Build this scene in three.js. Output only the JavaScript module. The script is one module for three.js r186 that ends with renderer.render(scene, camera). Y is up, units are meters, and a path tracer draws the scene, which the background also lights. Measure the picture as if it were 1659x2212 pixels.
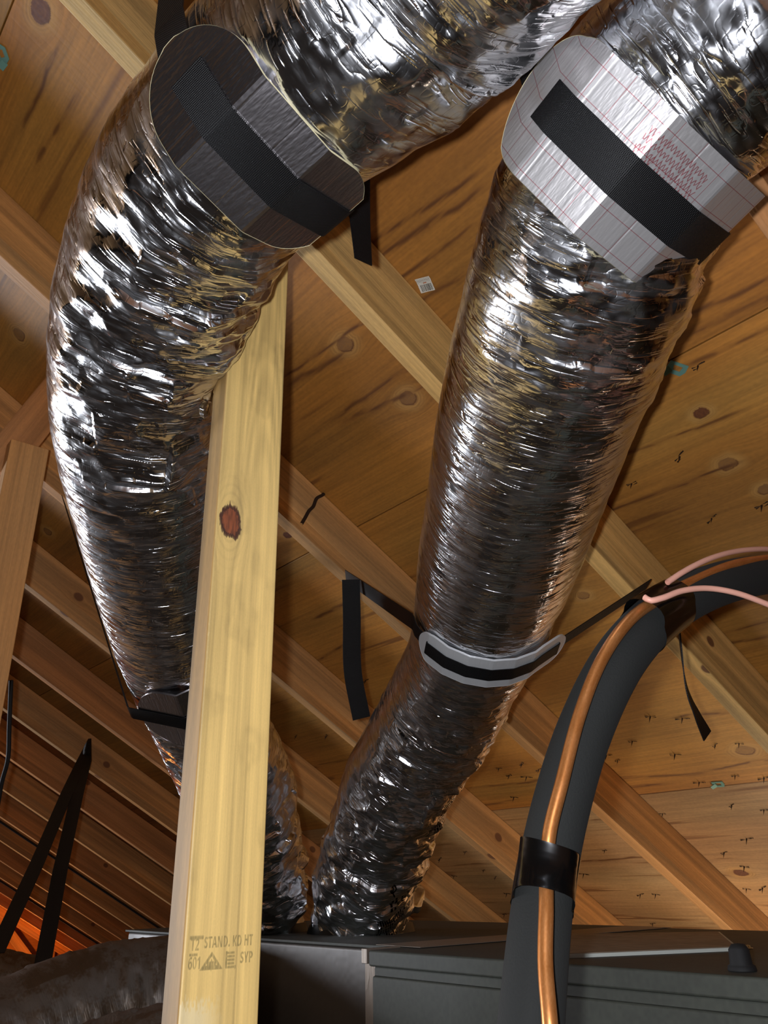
import * as THREE from 'three';
import { RoundedBoxGeometry } from 'three/addons/geometries/RoundedBoxGeometry.js';
import { RectAreaLightUniformsLib } from 'three/addons/lights/RectAreaLightUniformsLib.js';
import { mergeGeometries, toCreasedNormals } from 'three/addons/utils/BufferGeometryUtils.js';

// ---------------------------------------------------------------- camera
// house axes: X runs down the roof slope, Y up, Z against the rafter count (p = -Z); metres
const EYE = 1.0;                                    // camera height over the attic floor
const FPX = 1744.6, PITCH = 0.433226, ROLL = -0.020126, AZ = 0.879304;
const SLOPE = 0.565465, P0 = 0.277805, ROOF = 1.48404, DROP = 0.156147, GAP = 0.6096;
const scene = new THREE.Scene();
scene.background = new THREE.Color(0x000000);
const camera = new THREE.PerspectiveCamera(2 * Math.atan(1106 / FPX) * 180 / Math.PI, 1659 / 2212, 0.05, 60);
const toHouse = (x, y, z) => new THREE.Vector3(x * Math.sin(AZ) - z * Math.cos(AZ), y, x * Math.cos(AZ) + z * Math.sin(AZ));
const cP = Math.cos(PITCH), sP = Math.sin(PITCH), cR = Math.cos(ROLL), sR = Math.sin(ROLL);
const camR = toHouse(cR, sR * cP, sR * sP), camU = toHouse(-sR, cR * cP, cR * sP), camF = toHouse(0, sP, -cP);
camera.position.set(0, EYE, 0);
camera.quaternion.setFromRotationMatrix(new THREE.Matrix4().makeBasis(camR, camU, camF.clone().negate()));
scene.add(camera);

const renderer = new THREE.WebGLRenderer({ antialias: true });
renderer.toneMapping = THREE.LinearToneMapping;
renderer.toneMappingExposure = 1.0;
renderer.shadowMap.enabled = true;

// the phone's flash, a few centimetres left of its lens
const flashPos = new THREE.Vector3(0, EYE, 0).addScaledVector(camR, -0.035).addScaledVector(camU, 0.012).addScaledVector(camF, -0.012);
const flash = new THREE.SpotLight(0xf3f6ff, 3.8, 0, 1.25, 0.55, 2);
flash.position.copy(flashPos).addScaledVector(camF, 0.006);
flash.target.position.copy(flashPos).addScaledVector(camF, 2);
flash.castShadow = true; flash.shadow.radius = 0.5; flash.shadow.mapSize.set(2048, 2048);
scene.add(flash, flash.target);

// window out of view in the far gable, placed to light the rafter edges
RectAreaLightUniformsLib.init();
const UNSEEN_WIN = { s: -4.0, y: -0.15, p: 9.66, w: 2.0, h: 1.4 };
const unseenDaylight = new THREE.RectAreaLight(0xeef4ff, 76, UNSEEN_WIN.w, UNSEEN_WIN.h);
unseenDaylight.position.set(UNSEEN_WIN.s, UNSEEN_WIN.y + EYE, -UNSEEN_WIN.p); unseenDaylight.lookAt(UNSEEN_WIN.s, UNSEEN_WIN.y + EYE, 0);
scene.add(unseenDaylight);
// unseen tube light behind the air handler, placed to light the low deck
const stripPos = new THREE.Vector3(2.5, 0.09, -1.3), stripDir = new THREE.Vector3(-0.1, 1, 0).normalize();
const unseenStrip = new THREE.RectAreaLight(0xffe6cc, 12, 1.8, 0.14);
unseenStrip.position.copy(stripPos).addScaledVector(stripDir, 0.03); unseenStrip.lookAt(unseenStrip.position.clone().add(stripDir)); unseenStrip.rotateZ(Math.PI / 2);
scene.add(unseenStrip);

// ---------------------------------------------------------------- helpers
const V = (s, y, p) => new THREE.Vector3(s, y + EYE, -p);            // y measured from the camera's height
const at = (px, py, z) => new THREE.Vector3(0, EYE, 0).addScaledVector(camF, z).addScaledVector(camR, (px - 829.5) / FPX * z).addScaledVector(camU, -(py - 1106) / FPX * z);
const roofY = (s) => ROOF - SLOPE * s;                               // underside of the deck
const ROOF_N = new THREE.Vector3(-SLOPE, -1, 0).normalize();         // into the attic
let seed = 7;
const rnd = () => { seed = (seed * 1664525 + 1013904223) >>> 0; return seed / 4294967296; };
const rr = (a, b) => a + (b - a) * rnd();
const hash = (x, y, k) => { let h = (Math.imul(x, 374761393) + Math.imul(y, 668265263) + Math.imul(k, 1442695041)) | 0; h = Math.imul(h ^ (h >>> 13), 1274126177); return ((h ^ (h >>> 16)) >>> 0) / 4294967296; };
const mix = (a, b, t) => a + (b - a) * t;
const clamp = (x, a = 0, b = 1) => Math.min(b, Math.max(a, x));
const sstep = (a, b, x) => { const t = clamp((x - a) / (b - a)); return t * t * (3 - 2 * t); };
function vnoise(x, y, k, px = 0, py = 0) {
  let i = Math.floor(x), j = Math.floor(y); const fx = x - i, fy = y - j;
  const ux = fx * fx * (3 - 2 * fx), uy = fy * fy * (3 - 2 * fy);
  let i1 = i + 1, j1 = j + 1;
  if (px) { i = ((i % px) + px) % px; i1 = ((i1 % px) + px) % px; }
  if (py) { j = ((j % py) + py) % py; j1 = ((j1 % py) + py) % py; }
  return mix(mix(hash(i, j, k), hash(i1, j, k), ux), mix(hash(i, j1, k), hash(i1, j1, k), ux), uy);
}
function tex(w, h, fn, srgb = true) {
  const d = new Uint8Array(w * h * 4), c = [0, 0, 0];
  for (let y = 0; y < h; y++) for (let x = 0; x < w; x++) { fn(x, y, c); const o = (y * w + x) * 4; d[o] = clamp(c[0], 0, 255); d[o + 1] = clamp(c[1], 0, 255); d[o + 2] = clamp(c[2], 0, 255); d[o + 3] = 255; }
  const t = new THREE.DataTexture(d, w, h); t.wrapS = t.wrapT = THREE.RepeatWrapping; t.magFilter = THREE.LinearFilter; t.minFilter = THREE.LinearFilter;
  if (srgb) t.colorSpace = THREE.SRGBColorSpace; t.needsUpdate = true; return t;
}
const std = (o) => new THREE.MeshStandardMaterial(o), phy = (o) => new THREE.MeshPhysicalMaterial(o);
const names = {};
function numbered(n) { const k = names[n] = (names[n] ?? -1) + 1; return k ? `${n}_${String(k).padStart(3, '0')}` : n; }
function mesh(name, geo, mat, parent) { const m = new THREE.Mesh(geo, mat); m.name = name; m.castShadow = m.receiveShadow = true; if (parent) parent.add(m); return m; }
function tag(o, label, category, group) { o.userData.label = label; o.userData.category = category; if (group) o.userData.group = group; return o; }
function thing(name, label, category, group, pos) { const g = new THREE.Group(); g.name = numbered(name); if (pos) g.position.copy(pos); scene.add(g); return tag(g, label, category, group); }
function solo(name, geo, mat, label, category, group) { const m = mesh(numbered(name), geo, mat, scene); return tag(m, label, category, group); }
function struct(name, label) { const g = new THREE.Group(); g.name = name; g.userData.kind = 'structure'; g.userData.label = label; scene.add(g); return g; }
// a geometry given in world space, moved so that its mesh can sit at `o`
const local = (geo, o) => geo.translate(-o.x, -o.y, -o.z);

// a board: box along `axis` with chamfered edges and uv in metres (v along the grain)
function board(lx, ly, lz, axis, off = 0, r = 0.0022) {
  let g = new RoundedBoxGeometry(lx, ly, lz, 1, r); if (g.index) g = g.toNonIndexed();
  const p = g.attributes.position, n = g.attributes.normal, uv = new Float32Array(p.count * 2);
  for (let t = 0; t < p.count; t += 3) {
    let a = [0, 0, 0];
    for (let k = 0; k < 3; k++) { a[0] += Math.abs(n.getX(t + k)); a[1] += Math.abs(n.getY(t + k)); a[2] += Math.abs(n.getZ(t + k)); }
    let m = a.indexOf(Math.max(...a));
    for (let k = 0; k < 3; k++) {
      const q = [p.getX(t + k), p.getY(t + k), p.getZ(t + k)];
      const others = [0, 1, 2].filter((i) => i !== axis && i !== m);
      uv[(t + k) * 2] = m === axis ? q[(axis + 1) % 3] : q[others[0]] + m * 0.31 + off * 0.37;
      uv[(t + k) * 2 + 1] = (m === axis ? q[(axis + 2) % 3] : q[axis]) + off;
    }
  }
  g.setAttribute('uv', new THREE.BufferAttribute(uv, 2)); return g;
}
// ribbon through points with a width direction at each point
function ribbon(pts, sides, width, th, tw = null) {
  const n = pts.length, pos = [], uv = [], idx = []; let l = 0;
  const tan = pts.map((p, i) => pts[Math.min(n - 1, i + 1)].clone().sub(pts[Math.max(0, i - 1)]).normalize());
  for (let i = 0; i < n; i++) {
    if (i) l += pts[i].distanceTo(pts[i - 1]);
    const s = sides[i].clone().addScaledVector(tan[i], -sides[i].dot(tan[i])).normalize(), nn = tan[i].clone().cross(s).normalize(), w = (tw ? tw[i] : width) / 2;
    for (const [a, b, u] of [[-1, 1, 0], [1, 1, 1], [1, -1, 1], [-1, -1, 0]]) { const q = pts[i].clone().addScaledVector(s, a * w).addScaledVector(nn, b * th / 2); pos.push(q.x, q.y, q.z); uv.push(u * width, l); }
    if (i) { const o = (i - 1) * 4, m = i * 4; for (let k = 0; k < 4; k++) { const k1 = (k + 1) % 4; idx.push(o + k, m + k, o + k1, m + k, m + k1, o + k1); } }
  }
  idx.push(0, 1, 2, 0, 2, 3); const e = (n - 1) * 4; idx.push(e, e + 2, e + 1, e, e + 3, e + 2);
  const g = new THREE.BufferGeometry(); g.setAttribute('position', new THREE.Float32BufferAttribute(pos, 3)); g.setAttribute('uv', new THREE.Float32BufferAttribute(uv, 2)); g.setIndex(idx);
  return toCreasedNormals(g, 0.5);
}
const curve = (pts, tension = 0.5) => new THREE.CatmullRomCurve3(pts, false, 'centripetal', tension);
function tube(pts, r, seg = 60, rad = 12) {
  const g = new THREE.TubeGeometry(curve(pts), seg, r, rad, false);
  const len = curve(pts).getLength(), uv = g.attributes.uv; for (let i = 0; i < uv.count; i++) uv.setXY(i, uv.getY(i) * r * 6.283, uv.getX(i) * len); return g;
}

// ---------------------------------------------------------------- materials
console.log('textures');
// plywood sheet: 2.44 m along u (grain), 1.22 m along v
function plywood(k, knots, streaks, w = 1536, h = 768, tone = [186, 134, 76]) {
  const kn = knots.map(([u, v, r, d, hole]) => ({ u, v, r, d, hole }));
  const st = streaks.map(([u0, v0, u1, v1, t, d]) => ({ u0, v0, u1, v1, t, d }));
  const rows = new Float32Array(h);
  return tex(w, h, (x, y, c) => {
    const u = x / w * 2.44, v = y / h * 1.22;
    let du = 0, dv = 0;
    for (const q of kn) { const a = (u - q.u) / (q.r * 3.2), b = (v - q.v) / (q.r * 2.2), e = Math.exp(-(a * a + b * b)); dv += (v - q.v) * -1.1 * e; }
    const vv = v + dv + 0.018 * (vnoise(u * 1.3, v * 3, k + 1) - 0.5);
    const broad = vnoise(u * 0.9, vv * 6, k + 2) * 0.6 + vnoise(u * 2.2, vv * 14, k + 3) * 0.4;
    const grain = vnoise(u * 3, vv * 90, k + 4) * 0.5 + vnoise(u * 7, vv * 260, k + 5) * 0.5;
    const fleck = vnoise(u * 160, v * 330, k + 6);
    const fine = vnoise(u * 14, vv * 420, k + 12);
    let l = 0.9 + 0.28 * (broad - 0.5) + 0.16 * (grain - 0.5) + 0.07 * (fleck - 0.5) + 0.1 * (fine - 0.5);
    let red = 0.5 + 0.9 * (vnoise(u * 0.7, vv * 9, k + 7) - 0.5);
    // dark pitch streaks along the grain, in broken clumps
    const sN = vnoise(u * 1.6, vv * 34, k + 8), sM = vnoise(u * 9, vv * 120, k + 9);
    let dark = sstep(0.76, 0.9, sN) * sstep(0.35, 0.7, sM) * 0.55;
    for (const q of st) {
      const t = clamp((u - q.u0) / (q.u1 - q.u0)), vm = mix(q.v0, q.v1, t), over = Math.max(Math.min(q.u0, q.u1) - u, u - Math.max(q.u0, q.u1), 0);
      const dd = Math.abs(v - vm + 0.006 * (vnoise(u * 22, 3, k + q.u0 * 100 | 0) - 0.5)) / q.t;
      if (dd < 4) dark = Math.max(dark, q.d * Math.exp(-dd * dd) * Math.exp(-over * over * 900) * (0.35 + 0.65 * sstep(0.3, 0.62, vnoise(u * 26, v * 210, k + 10))));
    }
    c[0] = tone[0] * l + 8 * red; c[1] = tone[1] * l - 10 * red + 5; c[2] = tone[2] * l - 14 * red + 7;
    for (const q of kn) {
      const a = (u - q.u) / 1.25, b = v - q.v, d = Math.hypot(a, b) / q.r * (1 + 0.22 * (vnoise(Math.atan2(b, a) * 2 + 9, q.u * 7, k) - 0.5));
      if (d < 2.6) {
        const ring = 0.5 + 0.5 * Math.sin(d * 17 + vnoise(u * 60, v * 60, k) * 2);
        const halo = sstep(2.6, 1.1, d) * (d > 1 ? 1 : 0);
        c[0] = mix(c[0], 205, halo * 0.5); c[1] = mix(c[1], 162, halo * 0.5); c[2] = mix(c[2], 94, halo * 0.5);
        if (d > 1) dark = Math.max(dark, halo * ring * 0.4 * vnoise(u * 40, v * 40, k + 3));
        else { const e = clamp(mix(0.15, 0.8, q.d) + 0.22 * (vnoise(u * 220, v * 220, k + 15) - 0.5) + 0.12 * ring); c[0] = mix(c[0], q.hole ? 92 : 120, e); c[1] = mix(c[1], q.hole ? 48 : 88, e); c[2] = mix(c[2], q.hole ? 30 : 60, e); }
        if (d > 0.92 && d < 1.08) dark = Math.max(dark, 0.75 * sstep(-0.5, 0.8, b / q.r + 0.5 * (vnoise(u * 90, v * 90, k + 16) - 0.5)));
      }
    }
    c[0] = mix(c[0], 88, dark); c[1] = mix(c[1], 50, dark); c[2] = mix(c[2], 20, dark);
  });
}
// sawn softwood, 0.3 m across u and 2.4 m along v
function lumber(k, tone, knots = [], contrast = 1) {
  const w = 384, h = 1536;
  return tex(w, h, (x, y, c) => {
    const u = x / w * 0.3, v = y / h * 2.4;
    let uu = u; let kd = 0, kr = 0;
    for (const [ku, kv, r, d] of knots) { const a = (u - ku) / (r * 2), b = (v - kv) / (r * 3.4), e = Math.exp(-(a * a + b * b)); uu += (u - ku) * -0.9 * e; const m = Math.hypot((u - ku), (v - kv) / 1.35) / r; if (m < 1.15) { kd = Math.max(kd, d * sstep(1.15, 0.75, m)); } kr = Math.max(kr, e); }
    const wv = uu + 0.02 * (vnoise(3, v * 1.5, k, 0, 4) - 0.5);
    const g1 = vnoise(wv * 55, v * 0.8333 * 2, k + 1, 0, 4), g2 = vnoise(wv * 190, v * 2.5, k + 2, 0, 6), g3 = vnoise(wv * 600, v * 10, k + 3, 0, 24);
    const bl = vnoise(uu * 9, v * 0.8333 * 4, k + 4, 0, 8), fl = vnoise(u * 500, v * 160, k + 6);
    const l = 1 + contrast * (0.26 * (g1 - 0.5) + 0.14 * (g2 - 0.5) + 0.08 * (g3 - 0.5) + 0.14 * (bl - 0.5) + 0.06 * (fl - 0.5));
    const rd = contrast * (vnoise(uu * 6, v * 0.8333 * 3, k + 5, 0, 6) - 0.5);
    c[0] = tone[0] * l + 8 * rd; c[1] = tone[1] * l - 6 * rd; c[2] = tone[2] * l - 16 * rd;
    c[0] = mix(c[0], 96, kd); c[1] = mix(c[1], 58, kd); c[2] = mix(c[2], 34, kd);
  });
}
function repeatM(t, w, h) { t.repeat.set(1 / w, 1 / h); return t; }
const L = [
  lumber(11, [203, 164, 100], [[0.05, 0.5, 0.011, 0.8], [0.2, 1.6, 0.013, 0.7], [0.1, 2.1, 0.008, 0.8]]),
  lumber(31, [184, 136, 82], [[0.12, 0.9, 0.012, 0.75], [0.24, 0.3, 0.01, 0.7], [0.03, 1.9, 0.014, 0.8], [0.2, 1.45, 0.007, 0.8]]),
  lumber(57, [174, 122, 74], [[0.08, 1.2, 0.013, 0.7], [0.22, 2.0, 0.012, 0.8], [0.15, 0.3, 0.009, 0.8]]),
].map((t) => repeatM(t, 0.3, 2.4));
const woodBump = repeatM(tex(384, 768, (x, y, c) => { const v = 128 + 90 * (vnoise(x * 0.31, y * 0.012, 71, 119, 0) - 0.5) + 60 * (vnoise(x * 0.9, y * 0.05, 72) - 0.5); c[0] = c[1] = c[2] = v; }, false), 0.3, 1.2);
const M = {};
M.rafter = L.map((map) => std({ map, bumpMap: woodBump, bumpScale: 0.0006, roughness: 0.62 }));
M.deckPlain = std({ color: new THREE.Color(0.34, 0.19, 0.075), roughness: 0.75 });
M.black = std({ color: 0x080808, roughness: 0.75 });
const weave = repeatM(tex(64, 64, (x, y, c) => { const a = Math.sin((x + (Math.floor(y / 8) % 2) * 4) / 8 * 6.283) * 0.5 + 0.5, b = Math.sin(y / 8 * 6.283) * 0.5 + 0.5; c[0] = c[1] = c[2] = 255 * (0.25 + 0.75 * a * b); }, false), 0.014, 0.014);
M.strap = phy({ color: 0x050506, roughness: 0.5, specularIntensity: 0.6, bumpMap: weave, bumpScale: 0.0009 });
M.foam = std({ color: 0x0a0c09, roughness: 0.88, bumpMap: repeatM(tex(128, 128, (x, y, c) => { c[0] = c[1] = c[2] = 255 * vnoise(x * 0.5, y * 0.5, 5, 64, 64); }, false), 0.06, 0.06), bumpScale: 0.0002 });
M.tape = std({ color: 0x050505, roughness: 0.16 });
M.copper = std({ map: repeatM(tex(64, 512, (x, y, c) => { const a = vnoise(x * 0.2, y * 0.05, 3) * 0.6 + vnoise(x * 0.6, y * 0.5, 4) * 0.4; c[0] = mix(178, 214, a); c[1] = mix(108, 148, a); c[2] = mix(50, 92, a); }), 0.03, 0.4), metalness: 0.75, roughness: 0.34 });
M.wire = std({ color: 0xd29a86, roughness: 0.5 });
M.cream = std({ color: 0xcfc49a, roughness: 0.8 });
M.teal = std({ color: 0x6f9a8c, roughness: 0.5, metalness: 0.3 });
M.rust = std({ color: 0x2a1608, roughness: 0.7, metalness: 0.2 });

// crinkle: facets with sharp ridges (lower envelope of leaning bowls); periodic in u by nu
function crumple(x, y, k, nu) {
  const i = Math.floor(x), j = Math.floor(y); let best = 1e9;
  for (let b = -1; b <= 1; b++) for (let a = -1; a <= 1; a++) {
    const ci = i + a, cj = j + b, hi = nu ? ((ci % nu) + nu) % nu : ci;
    const dx = x - (ci + 0.15 + 0.7 * hash(hi, cj, k)), dy = y - (cj + 0.15 + 0.7 * hash(hi, cj, k + 1));
    const v = 0.5 * hash(hi, cj, k + 2) + 1.2 * (hash(hi, cj, k + 3) - 0.5) * dx + 1.9 * (hash(hi, cj, k + 4) - 0.5) * dy + 0.46 * (dx * dx + dy * dy);
    if (v < best) best = v;
  }
  return best;
}
// fine crinkle of the foil jacket, 0.4 m square
const ridge = (n, e) => Math.pow(1 - Math.abs(2 * n - 1), e);
const foilFine = repeatM(tex(1024, 1024, (x, y, c) => {
  const u = x / 1024, v = y / 1024;
  const wv = v + 0.016 * (vnoise(u * 7, v * 7, 21, 7, 7) - 0.5) + 0.05 * (vnoise(u * 2, v * 2, 27, 2, 2) - 0.5);
  const a = crumple(u * 9, wv * 44, 41, 9), b = crumple(u * 22 + 3, wv * 105, 51, 22);
  const l1 = ridge(vnoise(u * 5, wv * 42, 61, 5), 9) * sstep(0.35, 0.6, vnoise(u * 14, v * 90, 65, 14)), l2 = ridge(vnoise(u * 11, wv * 96, 62, 11), 9) * sstep(0.4, 0.65, vnoise(u * 24, v * 60, 66, 24)), l3 = ridge(vnoise(u * 60, wv * 70, 63, 60), 10) * 0.5;
  c[0] = c[1] = c[2] = 255 * clamp(0.2 + 0.3 * a + 0.16 * b + 0.4 * l1 + 0.3 * l2 + 0.12 * l3);
}, false), 0.4, 0.4);
// the film is polished in some facets and micro-crinkled in others
const foilRough = repeatM(tex(512, 512, (x, y, c) => { const u = x / 512, v = y / 512, n = vnoise(u * 12, v * 26, 131, 12, 26) * 0.5 + vnoise(u * 30, v * 70, 132, 30, 70) * 0.5; c[0] = c[1] = c[2] = 255 * mix(0.14, 0.27, sstep(0.3, 0.7, n)); }, false), 0.4, 0.4);
M.foil = phy({ roughnessMap: foilRough,  color: new THREE.Color(0.84, 0.85, 0.87), metalness: 1, roughness: 1, bumpMap: foilFine, bumpScale: 0.0021 });
const dust = repeatM(tex(512, 512, (x, y, c) => {
  const a = vnoise(x / 512 * 6, y / 512 * 6, 81, 6, 6) * 0.5 + vnoise(x / 512 * 24, y / 512 * 24, 82, 24, 24) * 0.3 + vnoise(x / 512 * 128, y / 512 * 128, 83, 128, 128) * 0.2;
  const t = sstep(0.35, 0.62, a); c[0] = mix(104, 84, t); c[1] = mix(96, 68, t); c[2] = mix(88, 52, t);
}), 0.5, 0.5);
M.dusty = phy({ map: dust, metalness: 0.45, roughness: 0.42, bumpMap: foilFine, bumpScale: 0.001 });

// ---------------------------------------------------------------- roof deck: sheets between the seams
console.log('deck');
const ceiling = struct('ceiling', 'knotty plywood roof deck sloping down over the rafters');
const SEAM0 = 0.09, ROW = 1.2192 * Math.cos(Math.atan(SLOPE)), RIDGE = SEAM0 - 2 * ROW, EAVE = SEAM0 + 4.25 * ROW;
const toUV = (s, p, s0, p0) => [p - p0, (s - s0) / ROW * 1.2192];
const knotsAll = [[0.129, 1.079, 0.019, 0.9, 1], [0.818, 1.104, 0.017, 0.5, 0], [0.967, 1.082, 0.017, 0.4, 0], [1.256, 0.604, 0.011, 0.9, 1], [1.364, 0.626, 0.014, 0.4, 0], [1.438, 0.599, 0.012, 0.6, 0], [1.53, 1.11, 0.012, 0.3, 0], [2.091, 1.079, 0.02, 0.25, 0], [2.595, 1.432, 0.018, 0.9, 1], [0.352, 1.861, 0.016, 0.5, 0], [1.106, 0.708, 0.012, 0.4, 0], [1.083, 1.724, 0.011, 0.9, 1], [1.62, 2.7, 0.014, 0.5, 0], [2.4, 2.2, 0.012, 0.4, 0], [0.7, 2.6, 0.015, 0.6, 0]];
const streaksAll = [[0.72, 0.867, 0.747, 0.678], [0.744, 0.883, 0.766, 0.688], [0.792, 0.894, 0.799, 0.746], [0.836, 0.913, 0.849, 0.818], [0.794, 1.269, 0.809, 1.038], [0.813, 1.279, 0.829, 1.143], [0.919, 1.248, 0.92, 1.042], [0.935, 1.253, 0.963, 1.049], [1.362, 0.903, 1.368, 0.64], [1.267, 0.778, 1.28, 0.579], [1.166, 0.606, 1.18, 0.419], [1.122, 0.574, 1.135, 0.399], [1.1, 0.53, 1.11, 0.383], [0.179, 1.287, 0.175, 1.143], [0.225, 1.334, 0.233, 1.174], [1.325, 1.912, 1.318, 1.721], [1.454, 2.07, 1.437, 1.925], [2.13, 1.515, 2.154, 1.271], [2.173, 1.516, 2.178, 1.409], [2.146, 1.182, 2.133, 1.045], [1.943, 1.144, 1.957, 1.05], [2.091, 2.056, 2.101, 1.834], [2.5, 2.674, 2.496, 2.455], [2.508, 1.965, 2.498, 1.691], [2.302, 1.729, 2.311, 1.544], [1.731, 0.939, 1.725, 0.781], [1.753, 0.967, 1.766, 0.828]];
const shareA = plywood(300, [[0.6, 0.4, 0.014, 0.5, 0], [1.7, 0.9, 0.016, 0.7, 1], [2.1, 0.25, 0.012, 0.5, 0]], [], 1024, 512, [176, 112, 50]);
const shareB = plywood(340, [[1.1, 0.7, 0.015, 0.5, 0], [0.3, 0.2, 0.012, 0.6, 1]], [], 1024, 512, [180, 122, 62]);
const sheetGeo = (lp, ls) => {   // slab lying in the deck plane: X down the slope, Y out of the attic, Z along the grain
  const g = new RoundedBoxGeometry(ls, 0.0125, lp, 1, 0.0012).toNonIndexed(), p = g.attributes.position, uv = new Float32Array(p.count * 2);
  for (let i = 0; i < p.count; i++) { uv[i * 2] = (lp / 2 - p.getZ(i)) / 2.44; uv[i * 2 + 1] = (p.getX(i) + ls / 2) / 1.2192; }
  g.setAttribute('uv', new THREE.BufferAttribute(uv, 2)); return g;
};
const SHEET = sheetGeo(2.4364, 1.2165), deckMats = {};
for (let r = -2; r < 5; r++) {
  const s0 = SEAM0 + r * ROW, stag = (r & 1) ? 2 : 0;
  for (let k = -2; k < 5; k++) {
    const pA = P0 + 0.019 + (k * 4 - stag) * GAP, pB = pA + 4 * GAP;
    if (pB < -3.2 || pA > 9.8) continue;
    let m;
    if (r >= -1 && r <= 2 && pB > 0.3 && pA < 3.2) {
      const inS = (s, p) => s >= s0 - 0.05 && s < s0 + ROW + 0.05 && p > pA - 0.2 && p < pB + 0.2;
      const kn = knotsAll.filter((q) => inS(q[0], q[1])).map(([s, p, rad, d, ho]) => [...toUV(s, p, s0, pA), rad, d, ho]);
      const st = streaksAll.filter((q) => inS(q[0], q[1])).map(([sa, pa, sb, pb]) => [...toUV(sa, pa, s0, pA), ...toUV(sb, pb, s0, pA), rr(0.0035, 0.007), rr(0.6, 0.85)]);
      m = std({ map: plywood(400 + r * 40 + k * 17, kn, st, 1536, 768, r >= 2 ? [188, 150, 98] : r === 1 ? [182, 130, 56] : [178, 122, 48]), roughness: 0.6, bumpMap: woodBump, bumpScale: 0.0004 });
    } else { const key = (r + k) & 1; m = deckMats[key] ??= std({ map: key ? shareA : shareB, roughness: 0.62 }); }
    const o = mesh('plywood_sheet', SHEET, m, ceiling), sm = s0 + ROW / 2;
    o.position.copy(V(sm, roofY(sm), (pA + pB) / 2)).addScaledVector(ROOF_N, -0.0065 - 0.0006 * ((r + k) & 1));
    o.rotation.z = -Math.atan(SLOPE);
  }
}
// shingle underlay closing the joints above the sheets, and the far slope behind the camera
{
  const lenP = 13.4, pm = 3.2;
  const slab = (sa, sb, sign, off) => { const ls = Math.abs(sb - sa) / Math.cos(Math.atan(SLOPE)) + 0.1, g = new THREE.BoxGeometry(ls, 0.03, lenP); const o = mesh('roof_underlay', g, off ? std({ color: 0x0c0907, roughness: 0.9 }) : M.deckPlain, ceiling); const sm = (sa + sb) / 2; o.rotation.z = -sign * Math.atan(SLOPE); o.position.copy(V(sm, sign > 0 ? roofY(sm) : roofY(RIDGE) - SLOPE * (RIDGE - sm), pm)); o.position.add(new THREE.Vector3(SLOPE * sign, 1, 0).normalize().multiplyScalar(0.015 + off)); return o; };
  slab(RIDGE, EAVE + 0.6, 1, 0.0135); slab(RIDGE - 4.6, RIDGE, -1, 0);
}
const floorY = -EYE;
const floor = mesh('floor', board(10.6, 0.03, 13.4, 2, 0.4), std({ map: repeatM(tex(256, 256, (x, y, c) => { const a = vnoise(x / 8, y / 8, 3, 32, 32) * 0.6 + vnoise(x / 2, y / 2, 4, 128, 128) * 0.4; c[0] = 36 + 44 * a; c[1] = 34 + 41 * a; c[2] = 31 + 37 * a; }), 0.8, 0.8), roughness: 0.95 }), scene); floor.position.copy(V(0.1, floorY - 0.015, 3.2)); floor.userData = { kind: 'structure', label: 'unseen attic floor under grey loose insulation, toned dark for the foil reflections' };  // out of view, toned dark so the foil mirrors darkness
// gable walls
for (const [nm, p, lab] of [['wall_far', 9.75, 'plywood gable wall at the far end of the attic'], ['wall_near', -3.35, 'plywood gable wall behind the camera']]) {
  const sh = new THREE.Shape([[RIDGE - 4.55, 0], [EAVE + 0.35, 0], [EAVE + 0.35, 0.02], [RIDGE, roofY(RIDGE) + EYE + 0.02], [RIDGE - 4.55, 0.02]].map((a) => new THREE.Vector2(...a)));
  const g = new THREE.ExtrudeGeometry(sh, { depth: 0.04, bevelEnabled: false });
  const uvA = g.attributes.uv; for (let i = 0; i < uvA.count; i++) uvA.setXY(i, uvA.getX(i) / 2.44, uvA.getY(i) / 1.22);
  const w = mesh(nm, g, std({ map: shareA, roughness: 0.7 }), scene); w.position.z = -p - 0.02; w.userData = { kind: 'structure', label: lab };
}

{
  const w = struct('unseen_window_1', 'window out of view in the far gable, placed to light the rafter edges'), z = -9.72; const fm = std({ color: 0xb9b2a4, roughness: 0.6 });
  mesh('unseen_pane', new THREE.BoxGeometry(UNSEEN_WIN.w, UNSEEN_WIN.h, 0.006).translate(UNSEEN_WIN.s, UNSEEN_WIN.y + EYE, z + 0.02), std({ color: 0xffffff, emissive: 0xeef4ff, emissiveIntensity: 3 }), w);  // glowing pane of the out-of-view window, lights rafters and ducts
  for (const x of [-UNSEEN_WIN.w / 2 - 0.03, UNSEEN_WIN.w / 2 + 0.03]) mesh('unseen_window_frame', board(0.06, UNSEEN_WIN.h + 0.12, 0.06, 1).translate(UNSEEN_WIN.s + x, UNSEEN_WIN.y + EYE, z + 0.02), fm, w);
  for (const y of [-UNSEEN_WIN.h / 2 - 0.03, UNSEEN_WIN.h / 2 + 0.03]) mesh('unseen_window_frame', board(UNSEEN_WIN.w, 0.06, 0.06, 0).translate(UNSEEN_WIN.s, UNSEEN_WIN.y + EYE + y, z + 0.02), fm, w);
}
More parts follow.
